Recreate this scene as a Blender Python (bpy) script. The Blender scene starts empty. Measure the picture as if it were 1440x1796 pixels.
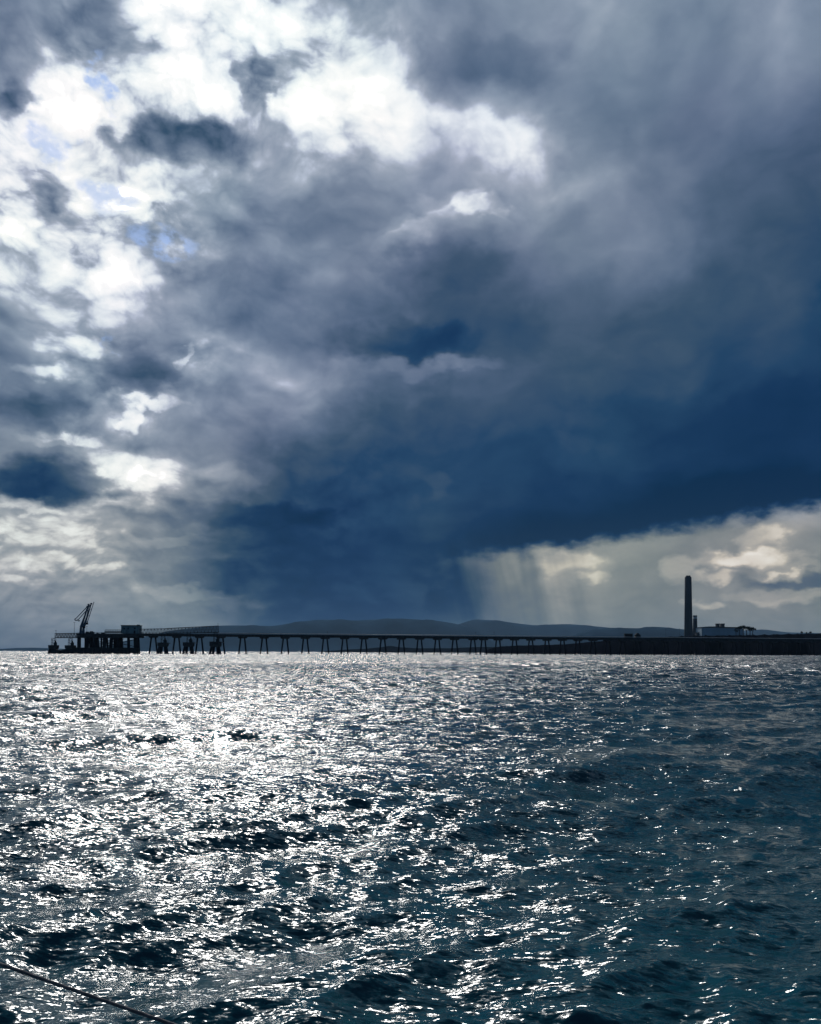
import bpy, bmesh, math, random
import numpy as np
from mathutils import Vector, Matrix, Euler

C = bpy.context.scene.collection
scene = bpy.context.scene
R = math.radians

# ------------------------------------------------------------------ camera
FOC = 1413.0 / 1440.0 * 36.0
EYE = 2.7
PITCH = R(1.5)
PPY = 1143.5 - 1413.0 * math.tan(PITCH)          # picture row the lens axis falls on (rising front)
ROLL = R(0.18)
cam_d = bpy.data.cameras.new('camera')
cam_d.sensor_fit = 'HORIZONTAL'; cam_d.sensor_width = 36.0; cam_d.lens = FOC
cam_d.shift_y = (PPY - 898.0) / 1440.0
cam_d.clip_start = 0.05; cam_d.clip_end = 80000.0
cam = bpy.data.objects.new('camera', cam_d); C.objects.link(cam)
CM = Matrix.Rotation(math.pi / 2 + PITCH, 4, 'X') @ Matrix.Rotation(ROLL, 4, 'Z')
cam.matrix_world = Matrix.Translation((0, 0, EYE)) @ CM
scene.camera = cam
M3 = CM.to_3x3()

def at(px, py, Y):
    """world point seen at photo pixel (px, py) when it stands at depth Y"""
    v = M3 @ Vector((px - 720.0, PPY - py, -1413.0))
    v = v * (Y / v.y)
    return Vector((v.x, Y, v.z + EYE))

# ------------------------------------------------------------------ sun, exposure
SUN_AZ, SUN_EL = -12.5, 35.0
sd = Vector((math.sin(R(SUN_AZ)) * math.cos(R(SUN_EL)), math.cos(R(SUN_AZ)) * math.cos(R(SUN_EL)), math.sin(R(SUN_EL))))
sun_d = bpy.data.lights.new('sun', 'SUN'); sun_d.energy = 2.5; sun_d.angle = R(12.0); sun_d.color = (1.0, 0.97, 0.92)
sun = bpy.data.objects.new('sun', sun_d); C.objects.link(sun)
sun.rotation_euler = (-sd).to_track_quat('-Z', 'Y').to_euler()
scene.view_settings.view_transform = 'Standard'
scene.view_settings.look = 'None'
scene.view_settings.exposure = 0.0
scene.view_settings.gamma = 1.0
scene.cycles.volume_bounces = 0
scene.cycles.max_bounces = 6

# ------------------------------------------------------------------ node helper
class NT:
    def __init__(s, tree): s.t = tree; s.n = tree.nodes; s.l = tree.links; s.n.clear()
    def put(s, sock, v):
        if isinstance(v, bpy.types.NodeSocket): s.l.new(v, sock)
        elif v is not None: sock.default_value = v
    def new(s, ty, **kw):
        n = s.n.new(ty)
        for k, v in kw.items(): setattr(n, k, v)
        return n
    def m(s, op, a, b=None, c=None, clamp=False):
        n = s.new('ShaderNodeMath', operation=op); n.use_clamp = clamp
        s.put(n.inputs[0], a)
        if b is not None: s.put(n.inputs[1], b)
        if c is not None: s.put(n.inputs[2], c)
        return n.outputs[0]
    def v(s, op, a, b=None, scale=None):
        n = s.new('ShaderNodeVectorMath', operation=op)
        s.put(n.inputs[0], a)
        if b is not None: s.put(n.inputs[1], b)
        if scale is not None: s.put(n.inputs[3], scale)
        return n.outputs[1] if op in ('LENGTH', 'DISTANCE', 'DOT_PRODUCT') else n.outputs[0]
    def comb(s, x, y, z=0.0):
        n = s.new('ShaderNodeCombineXYZ')
        for i, q in enumerate((x, y, z)): s.put(n.inputs[i], q)
        return n.outputs[0]
    def sep(s, v):
        n = s.new('ShaderNodeSeparateXYZ'); s.put(n.inputs[0], v); return n.outputs
    def noise(s, vec, scale, detail=4.0, rough=0.5, dist=0.0, lac=2.0, out=0):
        n = s.new('ShaderNodeTexNoise'); s.put(n.inputs['Vector'], vec)
        n.inputs['Scale'].default_value = scale; n.inputs['Detail'].default_value = detail
        n.inputs['Roughness'].default_value = rough; n.inputs['Distortion'].default_value = dist
        n.inputs['Lacunarity'].default_value = lac
        return n.outputs[out]
    def mr(s, x, a, b, c=0.0, d=1.0, smooth=True):
        n = s.new('ShaderNodeMapRange'); n.interpolation_type = 'SMOOTHSTEP' if smooth else 'LINEAR'
        s.put(n.inputs[0], x); s.put(n.inputs[1], a); s.put(n.inputs[2], b); s.put(n.inputs[3], c); s.put(n.inputs[4], d)
        return n.outputs[0]
    def mix(s, f, a, b):
        n = s.new('ShaderNodeMix', data_type='RGBA'); s.put(n.inputs[0], f); s.put(n.inputs[6], a); s.put(n.inputs[7], b)
        return n.outputs[2]
    def ramp(s, f, stops, interp='LINEAR'):
        n = s.new('ShaderNodeValToRGB'); cr = n.color_ramp; cr.interpolation = interp
        while len(cr.elements) < len(stops): cr.elements.new(0.5)
        for e, (p, c) in zip(cr.elements, stops): e.position = p; e.color = tuple(c) + ((1.0,) if len(c) == 3 else ())
        s.put(n.inputs[0], f); return n.outputs[0]

def lin(c):
    c /= 255.0
    return c / 12.92 if c <= 0.04045 else ((c + 0.055) / 1.055) ** 2.4
def rgb(r, g, b): return (lin(r), lin(g), lin(b))

# ------------------------------------------------------------------ sky: cloud cover laid out by azimuth and elevation
SKY_UP = [
[102, 102, 102, 116, 117, 114, 115, 122, 129, 112, 76, 57, 50, 50, 50, 55, 65, 70, 70, 70, 70, 70, 70, 70, 70, 70, 70, 70, 70, 70, 70, 70],
[125, 124, 123, 145, 145, 133, 142, 137, 124, 105, 78, 56, 50, 50, 50, 55, 64, 68, 68, 68, 68, 68, 68, 68, 68, 67, 67, 67, 67, 67, 67, 66],
[167, 166, 164, 164, 161, 156, 150, 144, 103, 76, 68, 55, 52, 52, 52, 56, 59, 58, 58, 58, 58, 57, 57, 57, 57, 57, 56, 56, 56, 55, 55, 54],
[180, 180, 180, 187, 190, 187, 158, 126, 114, 84, 72, 60, 60, 60, 59, 57, 54, 50, 50, 50, 50, 50, 50, 50, 50, 50, 50, 50, 54, 62, 64, 65],
[209, 206, 203, 191, 189, 157, 140, 121, 115, 84, 67, 60, 60, 60, 57, 53, 53, 53, 51, 50, 50, 50, 50, 50, 50, 50, 50, 50, 57, 69, 70, 70],
[88, 83, 84, 86, 106, 133, 156, 158, 124, 99, 79, 65, 60, 60, 60, 60, 62, 62, 56, 54, 51, 50, 50, 46, 44, 43, 36, 34, 39, 50, 50, 50],
[133, 128, 122, 89, 123, 193, 216, 214, 156, 133, 90, 76, 67, 64, 62, 60, 63, 63, 60, 60, 54, 54, 56, 53, 47, 47, 45, 39, 40, 48, 47, 46],
[110, 120, 130, 154, 186, 155, 142, 139, 121, 117, 93, 86, 81, 73, 68, 65, 65, 65, 65, 62, 61, 65, 67, 61, 51, 50, 48, 41, 40, 40, 40, 40],
[155, 142, 128, 116, 131, 184, 198, 148, 141, 127, 125, 114, 104, 90, 81, 76, 70, 70, 73, 74, 71, 70, 64, 60, 59, 60, 51, 49, 44, 46, 47, 49],
[120, 120, 131, 160, 171, 134, 112, 123, 153, 124, 139, 147, 130, 118, 101, 93, 90, 83, 86, 83, 79, 78, 72, 70, 71, 72, 63, 63, 59, 58, 60, 60],
[131, 126, 123, 157, 186, 174, 141, 132, 174, 145, 137, 125, 113, 105, 86, 76, 76, 78, 82, 81, 80, 80, 80, 77, 77, 76, 70, 70, 69, 62, 60, 60],
[193, 177, 164, 162, 173, 167, 158, 148, 128, 117, 112, 118, 120, 111, 99, 89, 75, 70, 70, 70, 77, 87, 85, 73, 75, 76, 78, 79, 79, 63, 60, 60],
[173, 171, 181, 194, 212, 229, 202, 162, 140, 125, 112, 106, 111, 115, 102, 92, 86, 82, 84, 83, 89, 94, 95, 96, 88, 89, 81, 82, 77, 69, 70, 70],
[207, 194, 191, 215, 205, 217, 180, 182, 183, 141, 126, 123, 120, 117, 115, 114, 106, 101, 100, 105, 111, 112, 114, 117, 111, 108, 95, 83, 76, 71, 74, 77],
[220, 220, 213, 192, 218, 220, 214, 195, 157, 140, 136, 129, 127, 124, 122, 130, 137, 132, 123, 135, 140, 126, 121, 124, 123, 105, 90, 89, 85, 80, 80, 81],
[167, 197, 225, 236, 208, 179, 171, 171, 158, 150, 147, 141, 141, 140, 139, 135, 136, 140, 145, 163, 169, 162, 152, 133, 124, 119, 100, 92, 88, 89, 90, 90],
[130, 132, 165, 249, 248, 217, 165, 157, 150, 162, 169, 158, 176, 187, 178, 163, 153, 161, 188, 203, 193, 162, 131, 113, 110, 103, 110, 108, 107, 102, 107, 112],
[130, 130, 133, 200, 236, 245, 244, 241, 234, 240, 210, 190, 230, 217, 220, 212, 184, 168, 176, 168, 147, 127, 121, 120, 116, 118, 121, 124, 130, 123, 124, 129],
[130, 130, 130, 139, 161, 150, 193, 250, 250, 227, 169, 181, 213, 202, 222, 194, 143, 125, 120, 120, 122, 128, 128, 129, 130, 130, 130, 142, 146, 133, 130, 130],
[130, 130, 130, 136, 155, 151, 222, 250, 249, 248, 242, 221, 206, 193, 176, 161, 146, 136, 132, 134, 140, 141, 143, 141, 138, 140, 140, 142, 146, 133, 130, 130],
[130, 130, 130, 136, 156, 150, 223, 250, 247, 244, 238, 198, 161, 160, 155, 140, 140, 140, 140, 140, 146, 150, 150, 143, 140, 140, 140, 142, 146, 134, 130, 130],
[130, 130, 130, 136, 156, 150, 223, 250, 247, 244, 238, 198, 161, 160, 155, 140, 140, 140, 140, 140, 146, 150, 150, 143, 140, 140, 140, 142, 146, 134, 130, 130],
[130, 130, 130, 136, 157, 150, 224, 250, 247, 244, 237, 197, 161, 160, 155, 140, 140, 140, 140, 140, 145, 150, 150, 143, 140, 140, 140, 142, 146, 134, 130, 130],
]
SKY_LOW = [
[102, 102, 102, 116, 117, 114, 115, 122, 129, 112, 76, 57, 50, 50, 50, 60, 75, 88, 104, 116, 124, 130, 132, 130, 130, 130, 132, 132, 130, 130, 130, 130],
[125, 124, 123, 145, 145, 133, 142, 137, 124, 105, 78, 56, 50, 50, 50, 60, 75, 88, 104, 117, 128, 138, 142, 133, 130, 134, 142, 140, 135, 133, 133, 134],
[167, 166, 164, 164, 161, 156, 150, 144, 103, 76, 68, 55, 52, 52, 52, 61, 75, 88, 104, 119, 132, 141, 146, 141, 130, 138, 143, 136, 130, 126, 124, 123],
[180, 180, 180, 187, 190, 187, 158, 126, 114, 84, 72, 60, 60, 60, 59, 64, 76, 91, 107, 123, 136, 142, 143, 140, 134, 135, 139, 138, 147, 130, 131, 133],
[209, 206, 203, 191, 189, 157, 140, 121, 115, 84, 67, 60, 60, 60, 57, 61, 79, 98, 114, 130, 143, 149, 150, 145, 140, 139, 136, 142, 158, 149, 149, 150],
[88, 83, 84, 86, 106, 133, 156, 158, 124, 99, 79, 65, 60, 60, 60, 75, 94, 104, 116, 124, 130, 135, 132, 134, 129, 133, 131, 136, 142, 167, 161, 147],
[133, 128, 122, 89, 123, 193, 216, 214, 156, 133, 90, 76, 67, 64, 62, 81, 102, 102, 98, 94, 89, 88, 83, 83, 73, 70, 61, 47, 40, 48, 47, 46],
[110, 120, 130, 154, 186, 155, 142, 139, 121, 117, 93, 86, 81, 73, 68, 65, 65, 65, 65, 62, 61, 65, 67, 61, 51, 50, 48, 41, 40, 40, 40, 40],
]
SHELF = [5.35, 5.46, 5.56, 5.65, 5.74, 5.82, 5.9, 5.96, 6.02, 6.07, 6.12, 6.12, 6.02, 5.92, 5.85, 6.05, 6.4, 6.89, 7.19, 7.44, 7.62, 7.78, 8.01, 8.31, 8.6, 8.83, 9.0, 9.16, 9.44, 9.88, 9.74, 9.55]

world = bpy.data.worlds.new('World'); scene.world = world; world.use_nodes = True
W = NT(world.node_tree)
tc = W.new('ShaderNodeTexCoord')
D = tc.outputs['Generated']
dx, dy, dz = W.sep(D)
zc = W.m('MAXIMUM', dz, 0.0)
inv = W.m('DIVIDE', 1.0, W.m('ADD', zc, 0.16))
cp = W.comb(W.m('MULTIPLY', dx, inv), W.m('MULTIPLY', dy, inv), 0.0)      # point on the cloud base
DEG = 180.0 / math.pi
az0 = W.m('MULTIPLY', W.m('ARCTAN2', dx, dy), DEG)
el0 = W.m('MULTIPLY', W.m('ARCSINE', dz), DEG)
wc = W.noise(W.v('ADD', D, (3.1, 1.7, 0.3)), 8.0, 3.0, 0.5, out=1)
wx, wy, wz = W.sep(W.v('SUBTRACT', wc, (0.5, 0.5, 0.5)))
wc2 = W.noise(W.v('MULTIPLY', D, (1.0, 1.0, 1.6)), 26.0, 4.0, 0.5, out=1)
vx, vy, vz = W.sep(W.v('SUBTRACT', wc2, (0.5, 0.5, 0.5)))
wamp = W.mr(el0, 0.0, 14.0, 2.2, 7.0, smooth=False)
az = W.m('ADD', az0, W.m('ADD', W.m('MULTIPLY', wx, W.m('MULTIPLY', wamp, 0.5)), W.m('MULTIPLY', vx, 1.8)))
el = W.m('ADD', el0, W.m('ADD', W.m('MULTIPLY', wy, W.m('MULTIPLY', wamp, 0.4)), W.m('MULTIPLY', vy, W.m('MULTIPLY', wamp, 0.22))))
azf = W.m('MULTIPLY_ADD', az, 1.0 / 62.0, 0.5)

def ss(a, b, x):
    t_ = min(max((x - a) / (b - a), 0.0), 1.0)
    return t_ * t_ * (3 - 2 * t_)
def stops(row, e):
    out = []
    for k in range(32):
        a = -31.0 + 2.0 * k
        wm = max(ss(11.5, 7.5, e) * ss(-1.6, 3.2, a), ss(17.8, 5.8, e) * (1 - ss(-12.0, -3.2, a)) * 0.8)
        cn = max(1 - 0.62 * ss(-13.5, 7.3, a), 0.46 * ss(10.6, 7.5, e) * ss(3.2, 9.6, a))
        out.append((k / 31.0, (row[k] / 255.0, wm, cn)))
    return out
def field(rows_, step=2.0):
    rf = W.m('MULTIPLY', el, 1.0 / step)
    cur = W.ramp(azf, stops(rows_[0], 0.0))
    for k in range(1, len(rows_)):
        nxt = W.ramp(azf, stops(rows_[k], k * step))
        cur = W.mix(W.m('SUBTRACT', rf, float(k - 1), clamp=True), cur, nxt)
    return cur
f_up = field(SKY_UP); f_low = field(SKY_LOW)
# underside of the rain shelf: elevation of its edge by azimuth
shelf = W.m('MULTIPLY', W.ramp(azf, [(k / 31.0, (SHELF[k] / 20.0,) * 3) for k in range(32)]), 20.0)
sn = W.noise(W.comb(az0, W.m('MULTIPLY', el0, 1.6), 4.0), 0.6, 4.0, 0.55)
el_s = W.m('ADD', el0, W.m('MULTIPLY', W.m('SUBTRACT', sn, 0.5), 2.0))
below = W.mr(W.m('SUBTRACT', shelf, el_s), -0.35, 1.0)
below = W.m('MULTIPLY', below, W.mr(az0, 0.0, 6.5))
fld = W.mix(below, f_up, f_low)
L0, warm, con = W.sep(fld)

# extra lit puffs and dark lobes: (azimuth, elevation, half width, half height, amount)
BLOBS = [(22.4, 6.2, 3.19, 0.62, 0.2), (23.5, 7.4, 1.59, 0.89, 0.14), (24.9, 5.1, 1.0, 0.35, 0.12), (20.7, 5.1, 1.2, 0.4, 0.16), (18.3, 5.5, 1.3, 0.8, 0.13), (19.7, 3.1, 1.31, 0.35, 0.14), (25.6, 3.8, 4.5, 0.4, 0.1), (10.5, 6.4, 1.8, 0.89, 0.1), (13.0, 5.3, 1.0, 0.4, 0.08), (26.5, 4.7, 3.99, 0.45, -0.14), (4.3, 29.5, 1.4, 0.8, 0.13), (6.0, 29.1, 0.93, 0.63, 0.1), (2.6, 11.8, 1.08, 0.77, 0.03), (-21.4, 6.9, 1.59, 0.5, 0.12), (-15.0, 4.9, 2.5, 0.4, 0.1), (-12.4, 3.7, 3.62, 0.45, 0.12), (-23.1, 4.4, 1.6, 0.35, 0.16), (-19.4, 8.1, 1.59, 0.59, -0.12), (-20.3, 17.9, 2.52, 0.47, 0.25), (-16.8, 13.9, 1.66, 0.77, 0.22), (-14.6, 37.2, 5.89, 3.5, 0.35)]
MORE = [(-26.8, 35.2, 4.17, 2.31, -0.06), (-20.6, 36.3, 2.54, 1.99, -0.1), (-27.2, 31.8, 1.12, 1.06, -0.22), (-10.8, 35.0, 1.03, 1.14, -0.19), (-16.0, 31.7, 5.04, 1.2, -0.16), (-19.0, 31.1, 3.54, 0.74, -0.1), (-4.9, 34.7, 4.53, 1.39, 0.1), (-8.2, 34.2, 1.62, 1.12, 0.12), (-14.6, 34.5, 3.52, 1.36, 0.1), (-23.4, 32.5, 3.15, 1.61, 0.12), (6.5, 33.0, 3.22, 0.75, 0.04), (4.1, 36.4, 6.08, 1.47, -0.08), (-19.4, 28.4, 1.65, 0.85, 0.14), (-26.5, 25.7, 0.72, 1.49, 0.14), (-24.2, 27.5, 1.36, 0.75, -0.14), (-21.2, 23.3, 2.15, 1.13, 0.1), (-22.2, 25.6, 2.12, 0.93, -0.06), (1.9, 29.3, 1.97, 0.7, 0.045), (5.0, 29.2, 1.3, 0.56, 0.041), (-0.8, 28.3, 1.64, 0.58, 0.06), (2.8, 25.8, 3.67, 1.33, -0.05), (-0.9, 21.5, 5.72, 1.0, -0.05), (1.1, 19.7, 3.06, 0.51, 0.06), (4.5, 19.8, 2.43, 0.44, 0.05), (-7.4, 17.8, 2.83, 1.29, 0.05), (-19.1, 18.4, 2.66, 1.46, -0.14), (-25.2, 15.1, 3.94, 1.11, -0.12), (-24.6, 10.9, 3.87, 1.35, -0.18), (-19.1, 12.1, 2.77, 1.1, 0.14), (-19.4, 15.4, 0.94, 0.79, 0.22), (-17.8, 16.6, 2.24, 0.36, 0.14), (-25.2, 17.6, 1.85, 0.61, 0.2), (-23.0, 19.3, 1.92, 0.74, 0.16), (-16.2, 19.4, 0.34, 0.92, 0.12), (-22.8, 13.8, 2.1, 0.5, 0.16), (-25.8, 9.3, 2.01, 0.43, 0.14), (-20.3, 9.8, 2.17, 0.52, 0.14), (21.7, 11.0, 4.72, 1.1, -0.04), (-23.4, 8.1, 2.44, 0.51, 0.08), (-23.8, 5.9, 2.07, 0.52, 0.12), (-21.0, 5.5, 1.43, 0.45, 0.12), (-25.5, 4.5, 1.34, 0.36, 0.1), (-25.2, 13.4, 2.03, 0.35, 0.08), (-15.5, 4.0, 3.45, 0.46, 0.1), (-12.8, 3.3, 2.33, 0.56, 0.09), (4.1, 32.9, 6.86, 1.39, 0.04), (-6.5, 32.8, 3.69, 0.88, 0.08), (1.9, 29.5, 2.26, 0.5, 0.036), (5.3, 29.3, 1.38, 0.44, 0.027), (-1.6, 27.4, 2.46, 0.72, 0.05), (-26.4, 27.6, 1.32, 0.41, 0.08), (-18.3, 29.1, 2.24, 0.78, 0.14), (-24.0, 17.7, 1.36, 0.68, 0.12), (-13.2, 11.9, 2.14, 0.99, 0.08), (25.1, 5.3, 1.96, 0.51, 0.08), (22.3, 6.3, 2.05, 0.52, 0.06), (11.2, 5.7, 2.33, 1.19, 0.06), (3.2, 4.2, 2.42, 2.02, -0.08), (5.6, 3.4, 2.4, 2.01, -0.04), (25.7, 3.5, 2.57, 0.29, 0.05), (-12.0, 9.4, 7.56, 0.93, -0.1), (-8.9, 6.4, 5.62, 2.38, -0.05), (-17.3, 7.6, 3.39, 0.38, 0.08), (-22.7, 33.7, 3.97, 1.58, -0.07), (-25.0, 29.1, 2.41, 0.86, -0.06), (-13.6, 5.3, 3.11, 1.18, -0.06)]
BLOBS = [q for q in BLOBS if q[0] > -10 or q[1] > 38] + MORE
def blob(c, inner=0.0):
    a, e, ra, re, am = c
    az_c = azb if acc is None else W.m('MULTIPLY_ADD', acc, 1e-7, azb)      # one after the other, to keep the node stack small
    u = W.m('MULTIPLY', W.m('SUBTRACT', az_c, a), 1.0 / ra); w = W.m('MULTIPLY', W.m('SUBTRACT', elb, e), 1.0 / re)
    d2 = W.m('MULTIPLY_ADD', u, u, W.m('MULTIPLY', w, w))
    return W.mr(d2, 1.7, 0.1, 0.0, am)
azb = W.m('ADD', az0, W.m('ADD', W.m('MULTIPLY', vx, 5.0), W.m('MULTIPLY', wx, 3.0)))
elb = W.m('ADD', el0, W.m('MULTIPLY', vy, 2.4))
# edges of cloud layers: (azimuth, elevation, slope, curvature, half width, fade depth, amount, softness)
EDGES = [(2.1, 29.47, 0.1, -0.0863, 4.6, 2.42, 0.1, 0.29), (2.1, 28.07, 0.112, -0.0805, 4.6, 2.99, -0.06, 1.98), (-0.8, 20.08, 0.014, 0.0033, 6.3, 2.21, 0.09, 0.44), (-0.8, 20.08, 0.014, 0.0033, 6.3, -2.59, -0.05, 0.51), (-16.8, 32.93, 0.175, -0.06, 5.5, 2.61, -0.14, 0.4), (-19.3, 16.85, 0.129, 0.0175, 3.5, 0.79, 0.13, 0.36), (-24.1, 9.57, 0.102, 0.0241, 3.3, 1.64, 0.16, 0.33), (0.0, 35.05, -0.248, 0.0057, 8.2, 1.72, 0.07, 0.62), (-4.9, 25.68, 0.001, -0.0973, 4.5, 2.4, 0.05, 0.54), (-12.9, 20.4, 0.279, -0.1237, 3.3, 2.15, 0.06, 0.5), (14.5, 26.36, -0.051, -0.052, 5.5, 2.3, 0.035, 0.65)]
def edge(c):
    a, e, sl, cu_, hw, dep, am, soft = c
    az_c = azb if acc is None else W.m('MULTIPLY_ADD', acc, 1e-7, azb)
    u = W.m('SUBTRACT', az_c, a)
    line = W.m('ADD', W.m('MULTIPLY', W.m('MULTIPLY', u, u), cu_), W.m('MULTIPLY_ADD', u, sl, e))
    d = W.m('SUBTRACT', line, elb)
    if dep < 0: d = W.m('MULTIPLY', d, -1.0)
    q = W.m('MULTIPLY', W.mr(d, -soft, soft), W.mr(d, abs(dep), 0.0, 0.0, am))
    return W.m('MULTIPLY', q, W.mr(W.m('ABSOLUTE', u), hw * 1.25, hw * 0.55))
acc = None
for c in EDGES:
    b = edge(c); acc = b if acc is None else W.m('ADD', acc, b)
for c in BLOBS:
    b = blob(c); acc = b if acc is None else W.m('ADD', acc, b)

# cloud texture: large billows on the cloud base, fine wisps, vertical rain streaks
n1 = W.noise(W.v('ADD', cp, W.comb(W.m('MULTIPLY', wx, 0.35), W.m('MULTIPLY', wz, 0.35), 0.0)), 6.0, 7.0, 0.52)
n2 = W.noise(W.comb(W.m('ADD', az0, W.m('MULTIPLY', wx, 6.0)), W.m('MULTIPLY', W.m('ADD', el0, W.m('MULTIPLY', wy, 5.0)), 1.7), 0.0), 0.40, 8.0, 0.53)
n3 = W.noise(W.comb(az0, W.m('MULTIPLY', el0, 1.4), 7.0), 0.9, 6.0, 0.55)
t = W.m('MULTIPLY', W.m('SUBTRACT', n1, 0.5), 0.32)
t = W.m('ADD', t, W.m('MULTIPLY', W.m('SUBTRACT', n2, 0.5), 0.46))
t = W.m('ADD', t, W.m('MULTIPLY', W.m('SUBTRACT', n3, 0.5), 0.22))
# relief: each billow is lighter on the side that looks towards the sun
rq = W.comb(W.m('ADD', az0, W.m('MULTIPLY', wx, 4.0)), W.m('MULTIPLY', W.m('ADD', el0, W.m('MULTIPLY', wy, 3.0)), 1.5), 21.0)
rd = W.v('NORMALIZE', W.comb(W.m('SUBTRACT', SUN_AZ, az0), W.m('MULTIPLY', W.m('SUBTRACT', SUN_EL + 2.0, el0), 1.5), 0.0))
def heap(q):
    n = W.new('ShaderNodeTexVoronoi', voronoi_dimensions='2D', feature='SMOOTH_F1')
    W.put(n.inputs['Vector'], q); n.inputs['Scale'].default_value = 0.085; n.inputs['Detail'].default_value = 3.0
    n.inputs['Roughness'].default_value = 0.45; n.inputs['Smoothness'].default_value = 0.35
    return W.m('SUBTRACT', W.m('MULTIPLY', W.noise(q, 0.12, 5.0, 0.48), 0.60), W.m('MULTIPLY', n.outputs['Distance'], 0.45))
r0 = heap(rq); r1 = heap(W.v('ADD', rq, W.v('SCALE', rd, scale=1.3)))
relief = W.m('MULTIPLY', W.m('SUBTRACT', r0, r1), W.mr(L0, 0.30, 0.72, 0.20, 1.15))
relief = W.m('MULTIPLY', relief, W.m('MULTIPLY', W.mr(el0, 2.0, 12.0, 0.35, 1.0), W.mr(az0, -10.0, 6.0, 1.0, 0.5)))
bc = W.comb(W.m('ADD', az0, W.m('MULTIPLY', wx, 5.0)), W.m('MULTIPLY', W.m('ADD', el0, W.m('MULTIPLY', wy, 4.0)), 1.5), 11.0)
b1 = W.m('ABSOLUTE', W.m('SUBTRACT', W.noise(bc, 0.33, 1.0, 0.5), 0.5))
b2 = W.m('ABSOLUTE', W.m('SUBTRACT', W.noise(bc, 0.85, 3.0, 0.5), 0.5))
t = W.m('ADD', t, W.m('ADD', W.m('MULTIPLY', W.m('SUBTRACT', b1, 0.10), 0.85), W.m('MULTIPLY', W.m('SUBTRACT', b2, 0.09), 0.45)))
t = W.m('MULTIPLY', t, W.m('MULTIPLY', con, W.mr(L0, 0.46, 0.84, 0.20, 0.95)))
streak = W.noise(W.comb(W.m('ADD', az0, W.m('MULTIPLY', el0, 0.22)), W.m('MULTIPLY', el0, 0.10), 2.0), 0.6, 3.0, 0.55)
smask = W.m('MULTIPLY', W.mr(az0, 1.0, 4.0), W.mr(az0, 16.0, 9.0))
t = W.m('ADD', t, W.m('MULTIPLY', W.m('MULTIPLY', W.m('SUBTRACT', streak, 0.5), 0.30), W.m('MULTIPLY', smask, W.mr(el0, 9.0, 6.5))))
L = W.m('ADD', W.m('ADD', W.m('ADD', L0, acc), t), relief)
# sky behind and above the observer: unseen, made dark to deepen the silhouettes
back = W.mr(W.m('ABSOLUTE', az0), 33.0, 55.0)
back = W.m('MAXIMUM', back, W.mr(el0, 50.0, 66.0))
L = W.mix(back, W.comb(L, L, L), W.comb(*[W.m('MULTIPLY_ADD', W.m('SUBTRACT', n2, 0.5), 0.25, 0.30)] * 3))
L = W.sep(L)[0]
L = W.m('ADD', L, W.m('MULTIPLY', W.m('SUBTRACT', 1.0, W.m('MINIMUM', W.m('ADD', W.m('POWER', W.m('DIVIDE', W.m('SUBTRACT', az0, -20.0), 30.0), 2.0), W.m('POWER', W.m('DIVIDE', W.m('SUBTRACT', el0, 56.0), 14.0), 2.0)), 1.0)), 0.75))  # bright unseen sky above the view, added to lighten the water's reflections
L = W.m('SUBTRACT', L, W.m('MULTIPLY', W.m('MULTIPLY', W.mr(W.m('SUBTRACT', el_s, shelf), 3.6, 0.6, 0.0, 0.10), W.mr(W.m('SUBTRACT', el_s, shelf), -0.6, 0.4)), W.mr(az0, 0.0, 8.0)))
L = W.m('MAXIMUM', L, 0.10)
# lit edges of cloud turn to shade over a short distance
cv = W.new('ShaderNodeFloatCurve'); cm = cv.mapping.curves[0]
for p_ in ((.35, .35), (.56, .54), (.66, .63), (.74, .78), (.84, .90), (.92, .955)): cm.points.new(*p_)
cv.mapping.update(); W.put(cv.inputs['Value'], L); L = W.m('ADD', cv.outputs[0], W.m('MAXIMUM', W.m('SUBTRACT', L, 1.0), 0.0))
cool = [(0.0, rgb(0, 22, 50)), (.12, rgb(0, 40, 74)), (.20, rgb(16, 51, 88)), (.25, rgb(32, 66, 100)), (.31, rgb(58, 82, 108)), (.39, rgb(86, 105, 131)),
        (.47, rgb(110, 126, 149)), (.55, rgb(134, 148, 168)), (.63, rgb(158, 169, 186)), (.72, rgb(180, 190, 208)), (.80, rgb(204, 213, 225)), (.88, rgb(229, 236, 242)), (.96, rgb(250, 252, 253)), (1.0, rgb(255, 255, 255))]
warmc = [(0.0, rgb(0, 28, 52)), (.20, rgb(20, 54, 88)), (.28, rgb(52, 76, 98)), (.39, rgb(88, 102, 116)), (.47, rgb(112, 121, 124)), (.55, rgb(139, 143, 141)),
         (.63, rgb(165, 164, 157)), (.72, rgb(192, 187, 173)), (.80, rgb(214, 208, 193)), (.88, rgb(232, 229, 216)), (1.0, rgb(255, 253, 246))]
col = W.mix(W.m('MULTIPLY', warm, W.mr(az0, -6.0, -2.0, 0.75, 1.0)), W.ramp(L, cool), W.ramp(L, warmc))
# faint drift of hue through the cloud
hn = W.v('SUBTRACT', W.noise(D, 5.0, 3.0, 0.5, out=1), (0.5, 0.5, 0.5))
hx, hy, hz = W.sep(hn)
tint = W.comb(W.m('MULTIPLY_ADD', hx, 0.15, 1.0), W.m('MULTIPLY_ADD', hy, 0.14, 1.0), W.m('MULTIPLY_ADD', hz, 0.10, 1.0))
col = W.v('MULTIPLY', col, tint)
# thin cloud in front of the sun glows
gd = W.v('DOT_PRODUCT', D, tuple(sd))
gain = W.m('MULTIPLY_ADD', W.mr(L, 0.97, 1.40), W.mr(gd, 0.80, 0.99, 1.5, 8.0), 1.0)
col = W.v('SCALE', col, scale=gain)
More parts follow.
